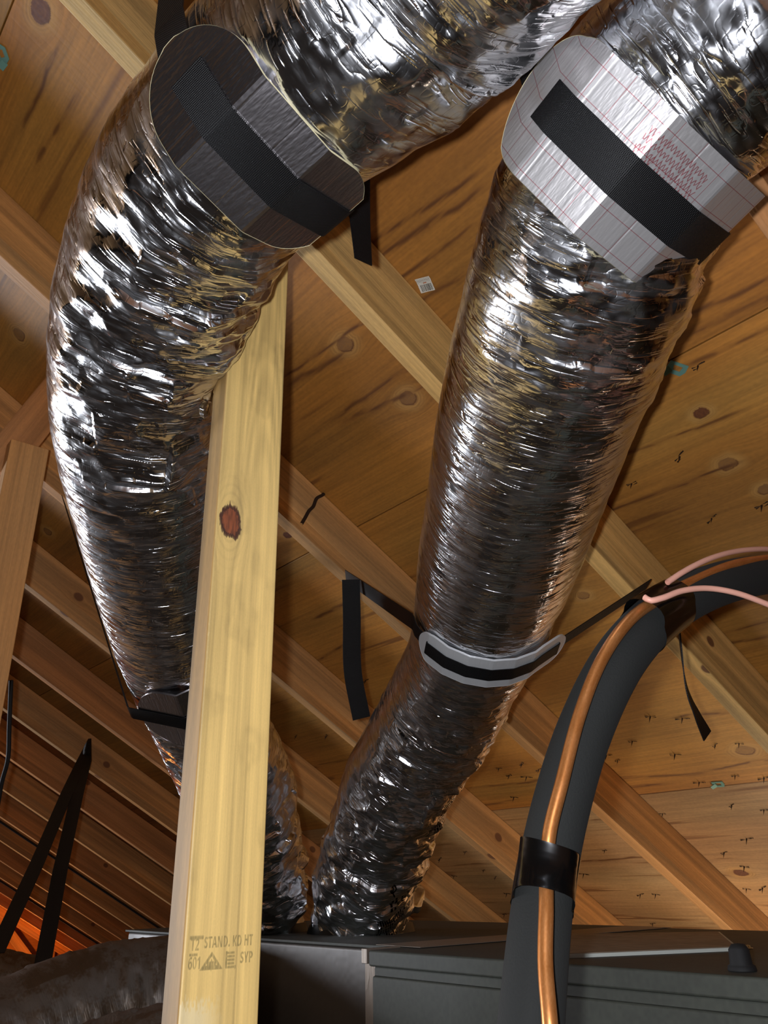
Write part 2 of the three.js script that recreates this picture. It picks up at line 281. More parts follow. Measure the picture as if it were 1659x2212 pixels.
// ---------------------------------------------------------------- rafters
console.log('rafters');
const RLEN = 7.4, rafterGeos = [0, 1, 2, 3].map((k) => board(RLEN, DROP * Math.cos(Math.atan(SLOPE)), 0.038, 0, k * 0.83));
const rafterLabels = {
  0: 'rafter over the open deck beyond the right duct saddle', 1: 'pale rafter with the stamped wooden post nailed to its side', 2: 'rafter with a dark sealant drip and a nailed strap tail on its edge',
  3: 'third rafter, passing behind the fork of the two foil ducts', 4: 'fourth rafter, meeting the cabinet top beside the duct base', 5: 'fifth rafter, behind the brown stud at the edge', 6: 'sixth rafter, carrying the two long sling straps',
};
const rafters = {};
for (let i = 0; i <= 15; i++) {
  const p = P0 + i * GAP + 0.019, sm = (RIDGE + EAVE + 0.1) / 2;
  const o = solo('rafter', rafterGeos[((i * 7) % 4 + 4) % 4], M.rafter[i === 1 ? 0 : i > 3 ? 1 + (i & 1) : i === 2 ? 1 : (i + 1 & 1) + 1], rafterLabels[i] || 'far rafter with pale lower edge in the row beyond the sling straps', 'rafter', 'sloping rafters under the plywood deck');
  o.position.copy(V(sm, roofY(sm), p)).addScaledVector(ROOF_N, DROP * Math.cos(Math.atan(SLOPE)) / 2 + 0.0005); o.rotation.z = -Math.atan(SLOPE);
  rafters[i] = o;
}
function onRafter(i, o) { rafters[i].updateMatrixWorld(true); rafters[i].attach(o); return o; }
const beadPts = [[1.045, 0.897], [1.04, 0.89], [1.022, 0.875], [1.012, 0.85], [1.0, 0.835], [0.99, 0.815], [0.979, 0.794]].map(([s, y]) => V(s, y, P0 + 2 * GAP - 0.001));
onRafter(2, mesh('sealant_bead', tube(beadPts, 0.0046, 40, 6), M.rust, scene)).userData.label = 'dark brown sealant drip';

// ---------------------------------------------------------------- stamped post
console.log('post');
const postS0 = 0.418, postS1 = 0.508, postP = P0 + GAP - 0.0385, postTop = roofY(0.47) - 0.02;
function postTexture() {
  const w = 512, h = 2048, H = 1.6;       // v from camera height -0.4 to 1.2
  const cv = document.createElement('canvas'); cv.width = w; cv.height = h; const x = cv.getContext('2d');
  x.fillStyle = '#fff'; x.fillRect(0, 0, w, h);
  const Y = (yy) => h - (yy + 0.4) / H * h, X = (f) => f * w * 0.9 + w * 0.03;
  x.fillStyle = '#554c33'; x.textBaseline = 'middle'; x.textAlign = 'left';
  const put = (s, fx, yy, hgt, wid) => { x.save(); x.translate(X(fx), Y(yy)); const fs = 40; x.font = `bold ${fs}px sans-serif`; const m = x.measureText(s).width; x.scale(wid * w * 0.9 / m, hgt / H * h / (fs * 0.74)); x.fillText(s, 0, 0); x.restore(); };
  put('T2', 0.06, -0.0505, 0.0115, 0.12); x.fillRect(X(0.04), Y(-0.0425), w * 0.17, 4); x.fillRect(X(0.05), Y(-0.058), w * 0.1, 3);
  put('STAND. KD HT', 0.24, -0.0495, 0.0105, 0.7);
  put('601', 0.04, -0.0665, 0.011, 0.18); put('SYP', 0.76, -0.0645, 0.0105, 0.19);
  x.lineWidth = 5; x.strokeStyle = '#554c33'; x.beginPath(); x.moveTo(X(0.36), Y(-0.0595)); x.lineTo(X(0.48), Y(-0.0715)); x.lineTo(X(0.24), Y(-0.0715)); x.closePath(); x.stroke(); x.beginPath(); x.moveTo(X(0.36), Y(-0.064)); x.lineTo(X(0.36), Y(-0.0745)); x.stroke(); x.beginPath(); x.moveTo(X(0.3), Y(-0.068)); x.lineTo(X(0.42), Y(-0.068)); x.stroke();
  x.fillRect(X(0.555), Y(-0.058), w * 0.022, 19); for (let k = 0; k < 5; k++) x.fillRect(X(0.56), Y(-0.0585 - k * 0.0032), w * 0.11, 2.6); x.fillRect(X(0.69), Y(-0.071), 6, 4);
  const ink = x.getImageData(0, 0, w, h).data;
  const kU = 0.22, kV = 0.4 + 0.416;
  const t = tex(w, h, (px, py, c) => {
    const u = px / w, v = py / h * H; const o = ((h - 1 - py) * w + px) * 4;
    const um = u * 0.09;
    const dv = (v - kV), du = (um - kU * 0.09);
    const e = Math.exp(-(du * du) / (0.022 * 0.022) - (dv * dv) / (0.05 * 0.05));
    const uu = um - du * 1.05 * e + 0.006 * (vnoise(0.5, v * 3, 5) - 0.5);
    // cathedral arches above the knot
    const arch = Math.exp(-Math.pow((v - kV - 0.24) / 0.2, 2)) * sstep(0.02, 0.09, v - kV);
    const fx = (um - 0.062) / 0.034, cath = Math.sin((v * 26 + fx * fx * 9 + vnoise(u * 4, v * 9, 9) * 1.4) * 2.2);
    let l = 1 + 0.13 * (vnoise(uu * 160, v * 1.6, 12) - 0.5) + 0.1 * (vnoise(uu * 420, v * 3, 13) - 0.5) + 0.1 * (vnoise(u * 3, v * 6, 14) - 0.5) + 0.05 * (vnoise(uu * 1500, v * 30, 15) - 0.5) + 0.05 * (vnoise(px * 0.7, py * 0.5, 16) - 0.5);
    l += 0.055 * arch * cath * sstep(1.2, 0.5, Math.abs(fx));
    // late-wood lines on the right part of the face, low down
    l -= 0.13 * sstep(0.62, 0.9, vnoise(uu * 330, v * 0.8, 18)) * sstep(0.42, 0.6, u) * sstep(0.75, 0.4, v);
    l -= 0.16 * sstep(0.14, 0.03, u) * vnoise(u * 30, v * 4, 19);
    l -= 0.08 * Math.max(0, Math.sin(Math.hypot(du * 2.2, dv) * 520)) * e;
    c[0] = 208 * l; c[1] = 175 * l; c[2] = 103 * l + 4;
    // whitish worn patch under the stamp
    const pat = sstep(0.5, 0.66, vnoise(u * 3.2, v * 12, 22) * 0.4 + vnoise(u * 60, v * 300, 23) * 0.2 + 0.42 * sstep(0.35, 0.27, v)) * sstep(0.62, 0.2, u);
    c[0] = mix(c[0], 214, pat * 0.6); c[1] = mix(c[1], 200, pat * 0.6); c[2] = mix(c[2], 164, pat * 0.6);
    // grey smudges
    const sm = 0.3 * sstep(0.62, 0.8, vnoise(u * 3, v * 22, 24)) * vnoise(u * 20, v * 90, 25); c[0] *= 1 - 0.25 * sm; c[1] *= 1 - 0.25 * sm; c[2] *= 1 - 0.25 * sm;
    // knot with a ragged bark ring
    const an = Math.atan2(dv * 0.62, du), d = Math.hypot(du, dv * 0.66) / 0.0138 * (1 + 0.2 * (vnoise(an * 2 + 20, 1, 26) - 0.5) + 0.16 * (vnoise(an * 7 + 40, 2, 27) - 0.5) + 0.22 * (vnoise(px * 0.16, py * 0.1, 31) - 0.5));
    if (d < 1.15) { const q = sstep(1.15, 0.98, d), n = vnoise(px * 0.12, py * 0.12, 28); c[0] = mix(c[0], 92 + 50 * n, q); c[1] = mix(c[1], 48 + 28 * n, q); c[2] = mix(c[2], 26 + 16 * n, q); if (d > 0.85) { c[0] *= 0.6; c[1] *= 0.6; c[2] *= 0.6; } }
    const a = (255 - ink[o]) / 170 * (0.35 + 0.65 * vnoise(px * 0.25, py * 0.25, 29)) * 0.72;
    c[0] = mix(c[0], 104, a); c[1] = mix(c[1], 92, a); c[2] = mix(c[2], 56, a);
  });
  t.wrapS = t.wrapT = THREE.ClampToEdgeWrapping; return t;
}
{
  const y0 = floorY, len = postTop - y0, sM = (postS0 + postS1) / 2;
  const post = thing('wooden_post', 'pale yellow softwood post with a grade stamp and a brown bark-ringed knot', 'post', null, V(sM, y0, postP));
  const g = board(postS1 - postS0, len, 0.038, 1, 0.3, 0.003);
  const p = g.attributes.position, n = g.attributes.normal, uv = g.attributes.uv; g.clearGroups();
  // the wide face towards the camera takes the stamped texture, the others lumber toned darker for shade
  const front = [], rest = [];
  for (let t = 0; t < p.count; t += 3) { const nz = n.getZ(t) + n.getZ(t + 1) + n.getZ(t + 2); (nz > 2.2 ? front : rest).push(t, t + 1, t + 2); }
  const pick = (ids, f) => { const q = new THREE.BufferGeometry(); for (const a of ['position', 'normal', 'uv']) { const s = g.attributes[a], arr = []; for (const i of ids) { if (a === 'uv' && f) arr.push((p.getX(i) + (postS1 - postS0) / 2) / (postS1 - postS0), (p.getY(i) + len / 2 + y0 + 0.4) / 1.6); else for (let k = 0; k < s.itemSize; k++) arr.push(s.array[i * s.itemSize + k]); } q.setAttribute(a, new THREE.Float32BufferAttribute(arr, s.itemSize)); } return q; };
  const merged = mergeGeometries([pick(front, true), pick(rest, false)], true).translate(0, len / 2, 0);
  const o = mesh('stud', merged, [std({ map: postTexture(), roughness: 0.55 }), std({ map: lumber(91, [158, 124, 72], [], 1), roughness: 0.65 })], post);  // second material: shade on the side faces put into its tone
  o.material[1].map.repeat.set(1 / 0.3, 1 / 2.4);
}

// framing on the lit gable
for (const [s, y, len, turn, lab] of [[2.72, -0.4, 1.15, 0, 'upright gable stud in the orange light'], [3.36, -0.72, 0.5, 0, 'short upright gable stud close to the eave'], [2.95, -0.42, 0.9, 0.75, 'slanted gable brace in the orange light']]) {
  const o = solo('gable_stud', board(0.089, len, 0.038, 1, s), M.rafter[2], lab, 'stud'); o.position.copy(V(s, y, turn ? 9.665 : 9.705)); o.rotation.z = turn;
}
// ---------------------------------------------------------------- the brown stud and its brace at the edge of the picture
{
  const p = 1.85, s0 = 0.382, s1 = 0.471, top = 0.985;
  const st = solo('truss_stud', board(s1 - s0, top - floorY, 0.038, 1, 1.1), M.rafter[1], 'brown upright stud with a dark oval knot beside the left duct', 'stud');
  st.position.copy(V((s0 + s1) / 2, (top + floorY) / 2, p + 0.019));
  const d = new THREE.Vector3(0.38, 0.925, 0), len = 0.3;
  const br = solo('truss_brace', board(0.089, len, 0.036, 1, 0.6), M.rafter[2], 'slanted brace board nailed behind the top of the brown stud', 'brace');
  br.position.copy(V(0.42, 1.036, p + 0.0565)).addScaledVector(d, 0.02); br.quaternion.setFromUnitVectors(new THREE.Vector3(0, 1, 0), d.clone().normalize());
}

// ---------------------------------------------------------------- flexible foil ducts
console.log('ducts');
// nodes: [point, radius, crumple]; steps: metres along, ring: vertices around
function ductGeometry(nodes, k, opt = {}) {
  const { du = 0.0025, ring = 340, big = 0.0075, coarseFrom = 1e9, dent = null, face = null } = opt;
  const c = curve(nodes.map((n) => n[0])), total = c.getLength(); c.arcLengthDivisions = 800;
  const tOf = nodes.map((n, i) => i / (nodes.length - 1));
  const at1 = (t, j) => { let i = 0; while (i < nodes.length - 2 && t > tOf[i + 1]) i++; const f = clamp((t - tOf[i]) / (tOf[i + 1] - tOf[i])); const g = f * f * (3 - 2 * f); return mix(nodes[i][j], nodes[i + 1][j], g); };
  const vs = []; let l = 0; while (l < total) { vs.push(l); l += l < coarseFrom ? du : 0.012; } vs.push(total);
  const pos = new Float32Array(vs.length * (ring + 1) * 3), uv = new Float32Array(vs.length * (ring + 1) * 2), idx = [];
  const lens = c.getLengths(800);
  const up0 = new THREE.Vector3(0.31, 0.2, 1).normalize(); let N = null;
  const frames = [];
  for (let a = 0; a < vs.length; a++) {
    const tc = c.getUtoTmapping(0, vs[a]), P = c.getPoint(tc), T = c.getTangent(tc);
    if (!N) N = up0.clone(); N.addScaledVector(T, -N.dot(T)).normalize(); const B = T.clone().cross(N);
    const r = at1(tc, 1), cr0 = at1(tc, 2), v = vs[a];
    if (a % 8 === 0) frames.push({ v, P, T: T.clone(), N: N.clone(), B: B.clone(), r });
    for (let b = 0; b <= ring; b++) {
      const f = (b % ring) / ring, th = f * Math.PI * 2;
      const cr = face ? cr0 * mix(v < 0.45 ? 0.6 : 0.16, 1, sstep(-0.15, 0.55, (N.x * face.x + N.y * face.y + N.z * face.z) * Math.cos(th) + (B.x * face.x + B.y * face.y + B.z * face.z) * Math.sin(th))) : cr0;
      const wob = 0.02 * (vnoise(f * 5, v * 5, k + 2, 5) - 0.5);
      const wv = v + wob;
      const c1 = Math.min(cr, 1.2), sk = 0.5 * vnoise(f * 5, v * 6, k + 5, 5);
      let h = big * 1.7 * cr * (crumple(f * 9 + 0.3 * vnoise(f * 4, v * 9, k, 4), wv / 0.055, k + 10, 9) - 0.25);
      h += 0.012 * cr * (crumple(f * 17 + sk, wv / 0.036, k + 30, 17) - crumple(f * 13, wv / 0.03 + 2 * sk, k + 40, 13));
      h += 0.0045 * (0.1 + 0.9 * c1) * (crumple(f * 28, wv / 0.016 + sk, k + 90, 28) - crumple(f * 22 + sk, wv / 0.019, k + 95, 22));
      h += 0.002 * (0.3 + 0.7 * c1) * (crumple(f * 34, wv / 0.0095, k + 50, 34) - 0.25);
      h += 0.006 * (vnoise(f * 4, v * 3.2, k + 70, 4) - 0.5);
      const R = r + h - 0.001, o = a * (ring + 1) + b, cs = Math.cos(th) * R, sn = Math.sin(th) * R;
      pos[o * 3] = P.x + N.x * cs + B.x * sn; pos[o * 3 + 1] = P.y + N.y * cs + B.y * sn; pos[o * 3 + 2] = P.z + N.z * cs + B.z * sn;
      if (dent) dent(pos, o * 3);
      uv[o * 2] = b / ring * 0.8; uv[o * 2 + 1] = v;
      if (a && b) { const q = o, e = o - 1, s = o - ring - 1, w = s - 1; idx.push(w, e, s, e, q, s); }
    }
  }
  const g = new THREE.BufferGeometry(); g.setAttribute('position', new THREE.BufferAttribute(pos, 3)); g.setAttribute('uv', new THREE.BufferAttribute(uv, 2)); g.setIndex(idx); g.computeVertexNormals();
  // seam: same normal on both ends of every ring
  const nn = g.attributes.normal; for (let a = 0; a < vs.length; a++) { const i = a * (ring + 1), j = i + ring; const x = nn.getX(i) + nn.getX(j), y = nn.getY(i) + nn.getY(j), z = nn.getZ(i) + nn.getZ(j), m = Math.hypot(x, y, z); nn.setXYZ(i, x / m, y / m, z / m); nn.setXYZ(j, x / m, y / m, z / m); }
  return { g, c, frames, rAt: (P) => frames.reduce((a, b) => (a.P.distanceToSquared(P) < b.P.distanceToSquared(P) ? a : b)) };
}
const leftNodes = [
  [at(554, 2004, 2.1), 0.127, 1.5], [at(554, 1965, 2.08), 0.119, 1.7], [at(552, 1890, 2.035), 0.129, 1.7], [at(540, 1815, 1.98), 0.124, 1.5], [at(522, 1720, 1.9), 0.128, 1.1], [at(450, 1550, 1.72), 0.12, 0.6], [at(385, 1350, 1.55), 0.128, 0.1],
  [at(340, 1130, 1.38), 0.131, 0.14], [at(310, 900, 1.22), 0.132, 0.7], [at(336, 670, 1.1), 0.133, 1.1], [at(422, 450, 0.99), 0.132, 0.9], [at(545, 275, 0.9), 0.122, 0.3],
  [at(640, 185, 0.866), 0.122, 0.2], [at(740, 100, 0.827), 0.125, 0.3], [at(820, 20, 0.8), 0.134, 0.7], [at(910, -80, 0.77), 0.138, 0.9], [V(0.33, 0.76, 0.1), 0.138, 0.5], [V(0.34, 0.76, -1.2), 0.138, 0.4], [V(0.34, 0.76, -3.3), 0.138, 0.4]];
const rightNodes = [
  [at(780, 2008, 2.0), 0.131, 1.6], [at(784, 1968, 1.98), 0.119, 1.9], [at(792, 1895, 1.935), 0.128, 1.9], [at(814, 1820, 1.885), 0.122, 1.6], [at(852, 1710, 1.8), 0.124, 1.1], [at(940, 1550, 1.67), 0.122, 0.9], [at(1010, 1420, 1.54), 0.12, 0.4],
  [at(1085, 1160, 1.31), 0.133, 0.05], [at(1162, 880, 1.12), 0.135, 0.08], [at(1245, 630, 0.99), 0.136, 0.55], [at(1312, 440, 0.92), 0.134, 1.0], [at(1356, 310, 0.878), 0.12, 0.2], [at(1430, 225, 0.853), 0.121, 0.2],
  [at(1520, 140, 0.824), 0.125, 0.3], [at(1600, 65, 0.8), 0.134, 0.7], [at(1700, -20, 0.78), 0.138, 0.8], [V(0.66, 0.73, -0.1), 0.138, 0.5], [V(0.67, 0.73, -1.3), 0.138, 0.4], [V(0.67, 0.73, -3.3), 0.138, 0.4]];
// the soft jacket gives way where it leans against the post
const postDent = (a, i) => { const lim = postS0 - 0.003 + 1.4 * Math.max(0, Math.abs(-a[i + 2] - postP) - 0.03); if (a[i] > lim && a[i] < 0.7) a[i] = lim + 0.15 * (a[i] - lim) * (lim > postS0 ? 1 : 0); };
// black maker's print running along the right jacket: rows of fine type too small to read
function jacketPrint() {
  const w = 1024, h = 2048, cv = document.createElement('canvas'); cv.width = w; cv.height = h; const x = cv.getContext('2d');
  x.fillStyle = '#fff'; x.fillRect(0, 0, w, h); x.fillStyle = '#1c1a18';
  const block = (f0, f1, v0, v1, step, fill) => { for (let f = f0; f < f1; f += step) for (let v = v0; v < v1;) { const l = rr(0.003, 0.009); if (rnd() < fill) x.fillRect(f * w, h - (v + l) / 2.05 * h, step * w * 0.55, l / 2.05 * h); v += l + rr(0.001, 0.003); } };
  block(0.935, 1.0, 0.44, 0.62, 0.0065, 0.9); block(0.84, 0.93, 0.07, 0.2, 0.0075, 0.92); block(0.86, 0.93, 0.22, 0.25, 0.012, 0.7); block(0.0, 0.022, 1.25, 1.85, 0.009, 0.75); block(0.955, 0.985, 0.9, 1.15, 0.012, 0.5); block(0.0, 0.03, 0.75, 1.1, 0.011, 0.6);
  x.lineWidth = 4; x.strokeStyle = '#1c1a18'; x.beginPath(); x.ellipse(0.862 * w, h - 0.275 / 2.05 * h, 9, 8, 0, 0, 6.283); x.stroke(); x.beginPath(); x.arc(0.862 * w + 20, h - 0.275 / 2.05 * h, 22, 2.2, 3.4); x.stroke();
  const d = x.getImageData(0, 0, w, h).data, q = tex(w, h, (px, py, c) => { const o = ((h - 1 - py) * w + px) * 4; c[0] = 237 * d[o] / 255; c[1] = 238 * d[o + 1] / 255; c[2] = 241 * d[o + 2] / 255; });
  q.wrapT = THREE.ClampToEdgeWrapping; q.repeat.set(1 / 0.8, 1 / 2.05); return q;
}
M.foilPrint = M.foil.clone(); M.foilPrint.color.set(0xffffff); M.foilPrint.map = jacketPrint();
// the jacket bunches up on the inner side of its bends, below and towards the open attic
const innerSide = new THREE.Vector3(-0.05, -0.6, 0.95).normalize();
const ducts = {};
for (const [key, nodes, k, label] of [['left', leftNodes, 1000, 'crinkled silver foil duct that passes behind the stamped post'], ['right', rightNodes, 2000, 'crinkled silver foil duct nearest the black insulated pipe']]) {
  const d = ducts[key] = ductGeometry(nodes, k, { coarseFrom: 2.9, dent: key === 'left' ? postDent : null, face: innerSide });
  const o = nodes[0][0].clone(), t = thing('flexible_duct', label, 'duct', 'foil ducts rising from the plenum', o);
  mesh('foil_jacket', local(d.g, o), key === 'right' ? M.foilPrint : M.foil, t);
  // dark mastic ring where the jacket meets the sheet metal
  const col = mesh('collar', new THREE.CylinderGeometry(0.128, 0.134, 0.02, 48), std({ color: 0x0c0d0c, roughness: 0.35 }), t); col.position.set(0, V(0, -0.093, 0).y - o.y, 0);
}

// ---------------------------------------------------------------- straps and saddles
console.log('straps');
// path of a strap slung under a duct: anchor A, round below, anchor B
function sling(frame, A, B, facets, tilt = [0, 0], extra = 0.005) {
  const { P: C } = frame, T = frame.T.clone().addScaledVector(camR, tilt[0]).addScaledVector(camU, tilt[1]).normalize(), R = frame.r + extra;
  const u = new THREE.Vector3(0, 1, 0).addScaledVector(T, -T.y).normalize(), w = u.clone().cross(T).normalize();   // w: towards B's side
  const flat = (Q) => { const d = Q.clone().sub(C); return [d.dot(w), d.dot(u), d.dot(T)]; };
  let a = flat(A), b = flat(B); if (a[0] > b[0]) { w.negate(); a = flat(A); b = flat(B); }
  const tang = (q, s) => Math.atan2(q[1], q[0]) + s * Math.acos(clamp(R / Math.hypot(q[0], q[1]), -1, 1));
  let f0 = tang(a, 1), f1 = tang(b, -1); while (f0 < 0) f0 += 6.2832; while (f0 > 6.2832) f0 -= 6.2832; while (f1 < f0) f1 += 6.2832;
  const out = [], put = (x, y, t) => out.push(C.clone().addScaledVector(w, x).addScaledVector(u, y).addScaledVector(T, t));
  put(...a); const n = facets;
  const Rf = R / Math.cos((f1 - f0) / n / 2);
  put(R * Math.cos(f0), R * Math.sin(f0), 0);
  for (let i = 0; i < n; i++) { const f = f0 + (f1 - f0) * (i + 0.5) / n; put(Rf * Math.cos(f), Rf * Math.sin(f), 0); }
  put(R * Math.cos(f1), R * Math.sin(f1), 0); put(...b);
  const L = [0]; for (let i = 1; i < out.length; i++) L.push(L[i - 1] + out[i].distanceTo(out[i - 1]));
  const mid = (L[1] + L[L.length - 2]) / 2;
  const sample = (l) => { l += mid; let i = 0; while (i < L.length - 2 && l > L[i + 1]) i++; const f = (l - L[i]) / (L[i + 1] - L[i]), P = out[i].clone().lerp(out[i + 1], f), d = out[i + 1].clone().sub(out[i]).normalize(), N = T.clone().cross(d).normalize(); if (N.dot(P.clone().sub(C)) < 0) N.negate(); return { P, N, d }; };
  return { sample, L: L.map((x) => x - mid), lo: L[0] - mid, hi: L[L.length - 1] - mid, arc: [L[1] - mid, L[L.length - 2] - mid], T, C };
}
function saddleGeo(sl, l0, l1, width, th = 0.0032) {
  const R = Math.min(width / 2, 0.07), st = new Set(); for (const l of sl.L) if (l > l0 + 0.002 && l < l1 - 0.002) { st.add(l - 0.0007); st.add(l + 0.0007); }
  for (let i = 0; i <= 14; i++) { const q = R * (1 - Math.cos(i / 14 * Math.PI / 2)); st.add(l0 + q); st.add(l1 - q); }
  const ls = [...st].sort((a, b) => a - b), half = (l) => { const e = Math.min(l - l0, l1 - l); if (e >= R) return width / 2; const q = 1 - e / R; return width / 2 - R + R * Math.sqrt(Math.max(0, 1 - q * q)); };
  const face = (off, flip) => { const pos = [], uv = [], idx = []; ls.forEach((l, i) => { const { P, N } = sl.sample(l); for (const f of [-1, -0.5, 0, 0.5, 1]) { const b = half(l) * f, q = P.clone().addScaledVector(N, off).addScaledVector(sl.T, b); pos.push(q.x, q.y, q.z); uv.push((b + width / 2) / 0.13, (l - l0) / 0.4); } if (i) for (let j = 0; j < 4; j++) { const o = (i - 1) * 5 + j, m = o + 5; flip ? idx.push(o, o + 1, m, o + 1, m + 1, m) : idx.push(o, m, o + 1, o + 1, m, m + 1); } }); const g = new THREE.BufferGeometry(); g.setAttribute('position', new THREE.Float32BufferAttribute(pos, 3)); g.setAttribute('uv', new THREE.Float32BufferAttribute(uv, 2)); g.setIndex(idx); return toCreasedNormals(g, 0.12); };
  const rim = []; { const pts = []; for (const l of ls) pts.push([l, 1]); for (const l of ls.slice().reverse()) pts.push([l, -1]); const pos = [], idx = []; pts.forEach(([l, f], i) => { const { P, N } = sl.sample(l); for (const off of [-0.0004, th + 0.0003]) { const q = P.clone().addScaledVector(N, off).addScaledVector(sl.T, (half(l) + 0.0004) * f); pos.push(q.x, q.y, q.z); } const j = (i + 1) % pts.length; idx.push(i * 2, j * 2, i * 2 + 1, j * 2, j * 2 + 1, i * 2 + 1); }); const g = new THREE.BufferGeometry(); g.setAttribute('position', new THREE.Float32BufferAttribute(pos, 3)); g.setIndex(idx); rim.push(toCreasedNormals(g, 0.8)); }
  return { outer: face(th, false), inner: face(0, true), rim: rim[0] };
}
const saddleRibs = tex(128, 512, (x, y, c) => { const a = vnoise(x * 0.06, y * 0.35, 91), b = vnoise(x * 0.25, y * 1.2, 92); c[0] = c[1] = c[2] = 255 * (0.35 + 0.4 * a + 0.2 * b - 0.5 * sstep(0.9, 0.97, vnoise(1, y * 0.12, 93))); }, false);
function redPrint() {
  const cv = document.createElement('canvas'); cv.width = 512; cv.height = 1536; const x = cv.getContext('2d'); x.fillStyle = '#fff'; x.fillRect(0, 0, 512, 1536);
  x.strokeStyle = 'rgba(190,60,70,0.6)'; x.lineWidth = 2.2; for (let i = 0; i < 13; i++) { x.beginPath(); x.moveTo(0, 30 + i * 118); x.lineTo(512, 30 + i * 118); x.stroke(); } for (let i = 0; i < 5; i++) { x.beginPath(); x.moveTo(30 + i * 112, 0); x.lineTo(30 + i * 112, 1536); x.stroke(); }
  x.lineWidth = 3; x.beginPath(); x.ellipse(90, 240, 26, 34, 0, 0, 6.283); x.stroke(); x.setLineDash([7, 5]); x.beginPath(); x.ellipse(90, 240, 36, 44, 0, 0, 6.283); x.stroke(); x.setLineDash([]);
  let q = 17; const R = () => { q = (q * 1103515245 + 12345) & 0x7fffffff; return q / 0x7fffffff; };
  for (let r = 0; r < 4; r++) { x.beginPath(); for (let k = 0; k < 60; k++) { const px = 340 + r * 34 + 14 * Math.sin(k * 1.9 + r) + 8 * (R() - 0.5), py = 640 + k * 5; k ? x.lineTo(px, py) : x.moveTo(px, py); } x.stroke(); }
  const t = new THREE.CanvasTexture(cv); t.colorSpace = THREE.SRGBColorSpace; t.wrapS = t.wrapT = THREE.RepeatWrapping; return t;
}
M.saddle = std({ color: new THREE.Color(0.5, 0.47, 0.48), metalness: 1, roughness: 0.27, bumpMap: saddleRibs, bumpScale: 0.0007 });
M.saddleRed = std({ map: redPrint(), color: new THREE.Color(0.58, 0.56, 0.55), metalness: 0.75, roughness: 0.34, bumpMap: saddleRibs, bumpScale: 0.0004 });
M.saddlePale = std({ color: new THREE.Color(0.6, 0.61, 0.61), metalness: 0.3, roughness: 0.4, bumpMap: saddleRibs, bumpScale: 0.0005 });
function slung(duct, near, A, B, o) {
  const fr = ducts[duct].rAt(near), sl = sling(fr, A, B, o.facets, o.tilt || [0, 0], o.extra || 0.005);
  const shift = o.shift || 0, l0 = shift - o.length / 2, l1 = shift + o.length / 2;
  const base = sl.sample(shift).P, sd = thing('duct_saddle', o.saddleLabel, 'saddle', null, base), gs = saddleGeo(sl, l0, l1, o.width);
  mesh('plate', local(mergeGeometries([gs.outer, gs.inner]), base), o.mat, sd); mesh('edge', local(gs.rim, base), o.rim || M.cream, sd).userData.label = 'cream board edge';
  // the strap dives behind the plate through a slot near each end
  const i0 = o.slots ? l0 + o.slots[0] : -9, i1 = o.slots ? l1 - o.slots[1] : 9;
  const pts = [], sides = [];
  const ls = new Set([sl.lo, sl.hi]); for (const l of sl.L) { ls.add(Math.max(sl.lo, l - 0.001)); ls.add(Math.min(sl.hi, l + 0.001)); } for (const e of [i0, i1]) for (const q of [-0.004, -0.001, 0.001, 0.004]) if (e + q > sl.lo && e + q < sl.hi) ls.add(e + q);
  for (const l of [...ls].sort((a, b) => a - b)) { const { P, N } = sl.sample(l); const inside = l > i0 - 0.0005 && l < i1 + 0.0005; const off = inside ? 0.0053 : (l > l0 && l < l1 ? -0.0016 : 0.0005); pts.push(P.addScaledVector(N, off)); sides.push(sl.T.clone()); }
  const strap = thing('hanging_strap', o.strapLabel, 'strap', null, base);
  mesh('webbing', local(ribbon(pts, sides, o.strapWidth || 0.042, 0.0016), base), M.strap, strap);
  return { strap, base, sl };
}
function tail(strap, base, pts, sides, width, tw) {
  const c = curve(pts), n = 40, P = [], S = []; for (let i = 0; i <= n; i++) { P.push(c.getPoint(i / n)); const f = i / n * (sides.length - 1), k = Math.min(sides.length - 2, Math.floor(f)); S.push(sides[k].clone().lerp(sides[k + 1], f - k).normalize()); }
  mesh('loose_end', local(ribbon(P, S, width, 0.0016, tw), base), M.strap, strap);
}
const sideX = camR.clone();
// upper left saddle
{
  const r = slung('left', at(588, 232, 0.885), V(0.16, 1.388, 0.53), V(0.44, 1.23, 0.53), { facets: 5, length: 0.275, width: 0.125, shift: -0.036, tilt: [0.04, 0.06], extra: 0.011, slots: [0.032, 0.0], mat: M.saddle, saddleLabel: 'dark creased metal saddle under the bend of the duct beside the post', strapLabel: 'black webbing strap through the dark creased saddle with an end hanging over bare deck' });
  tail(r.strap, r.base, [at(778, 262, 1.02), at(772, 330, 1.02), at(776, 450, 1.02), at(785, 566, 1.02)], [camR.clone().multiplyScalar(0.8).addScaledVector(camF, 0.6), camR.clone().addScaledVector(camF, 1), camR.clone().addScaledVector(camF, 1.8)], 0.042);
}
// upper right saddle with red print
{
  slung('right', at(1338, 328, 0.884), V(0.45, 1.222, 0.352), V(0.75, 1.055, 0.352), { facets: 5, length: 0.41, width: 0.135, shift: -0.045, tilt: [0.52, 0], extra: 0.01, slots: [0.05, 0.0], mat: M.saddleRed, saddleLabel: 'bright creased saddle with red printed grid under the right duct', strapLabel: 'black webbing strap through the saddle with red print' });
}
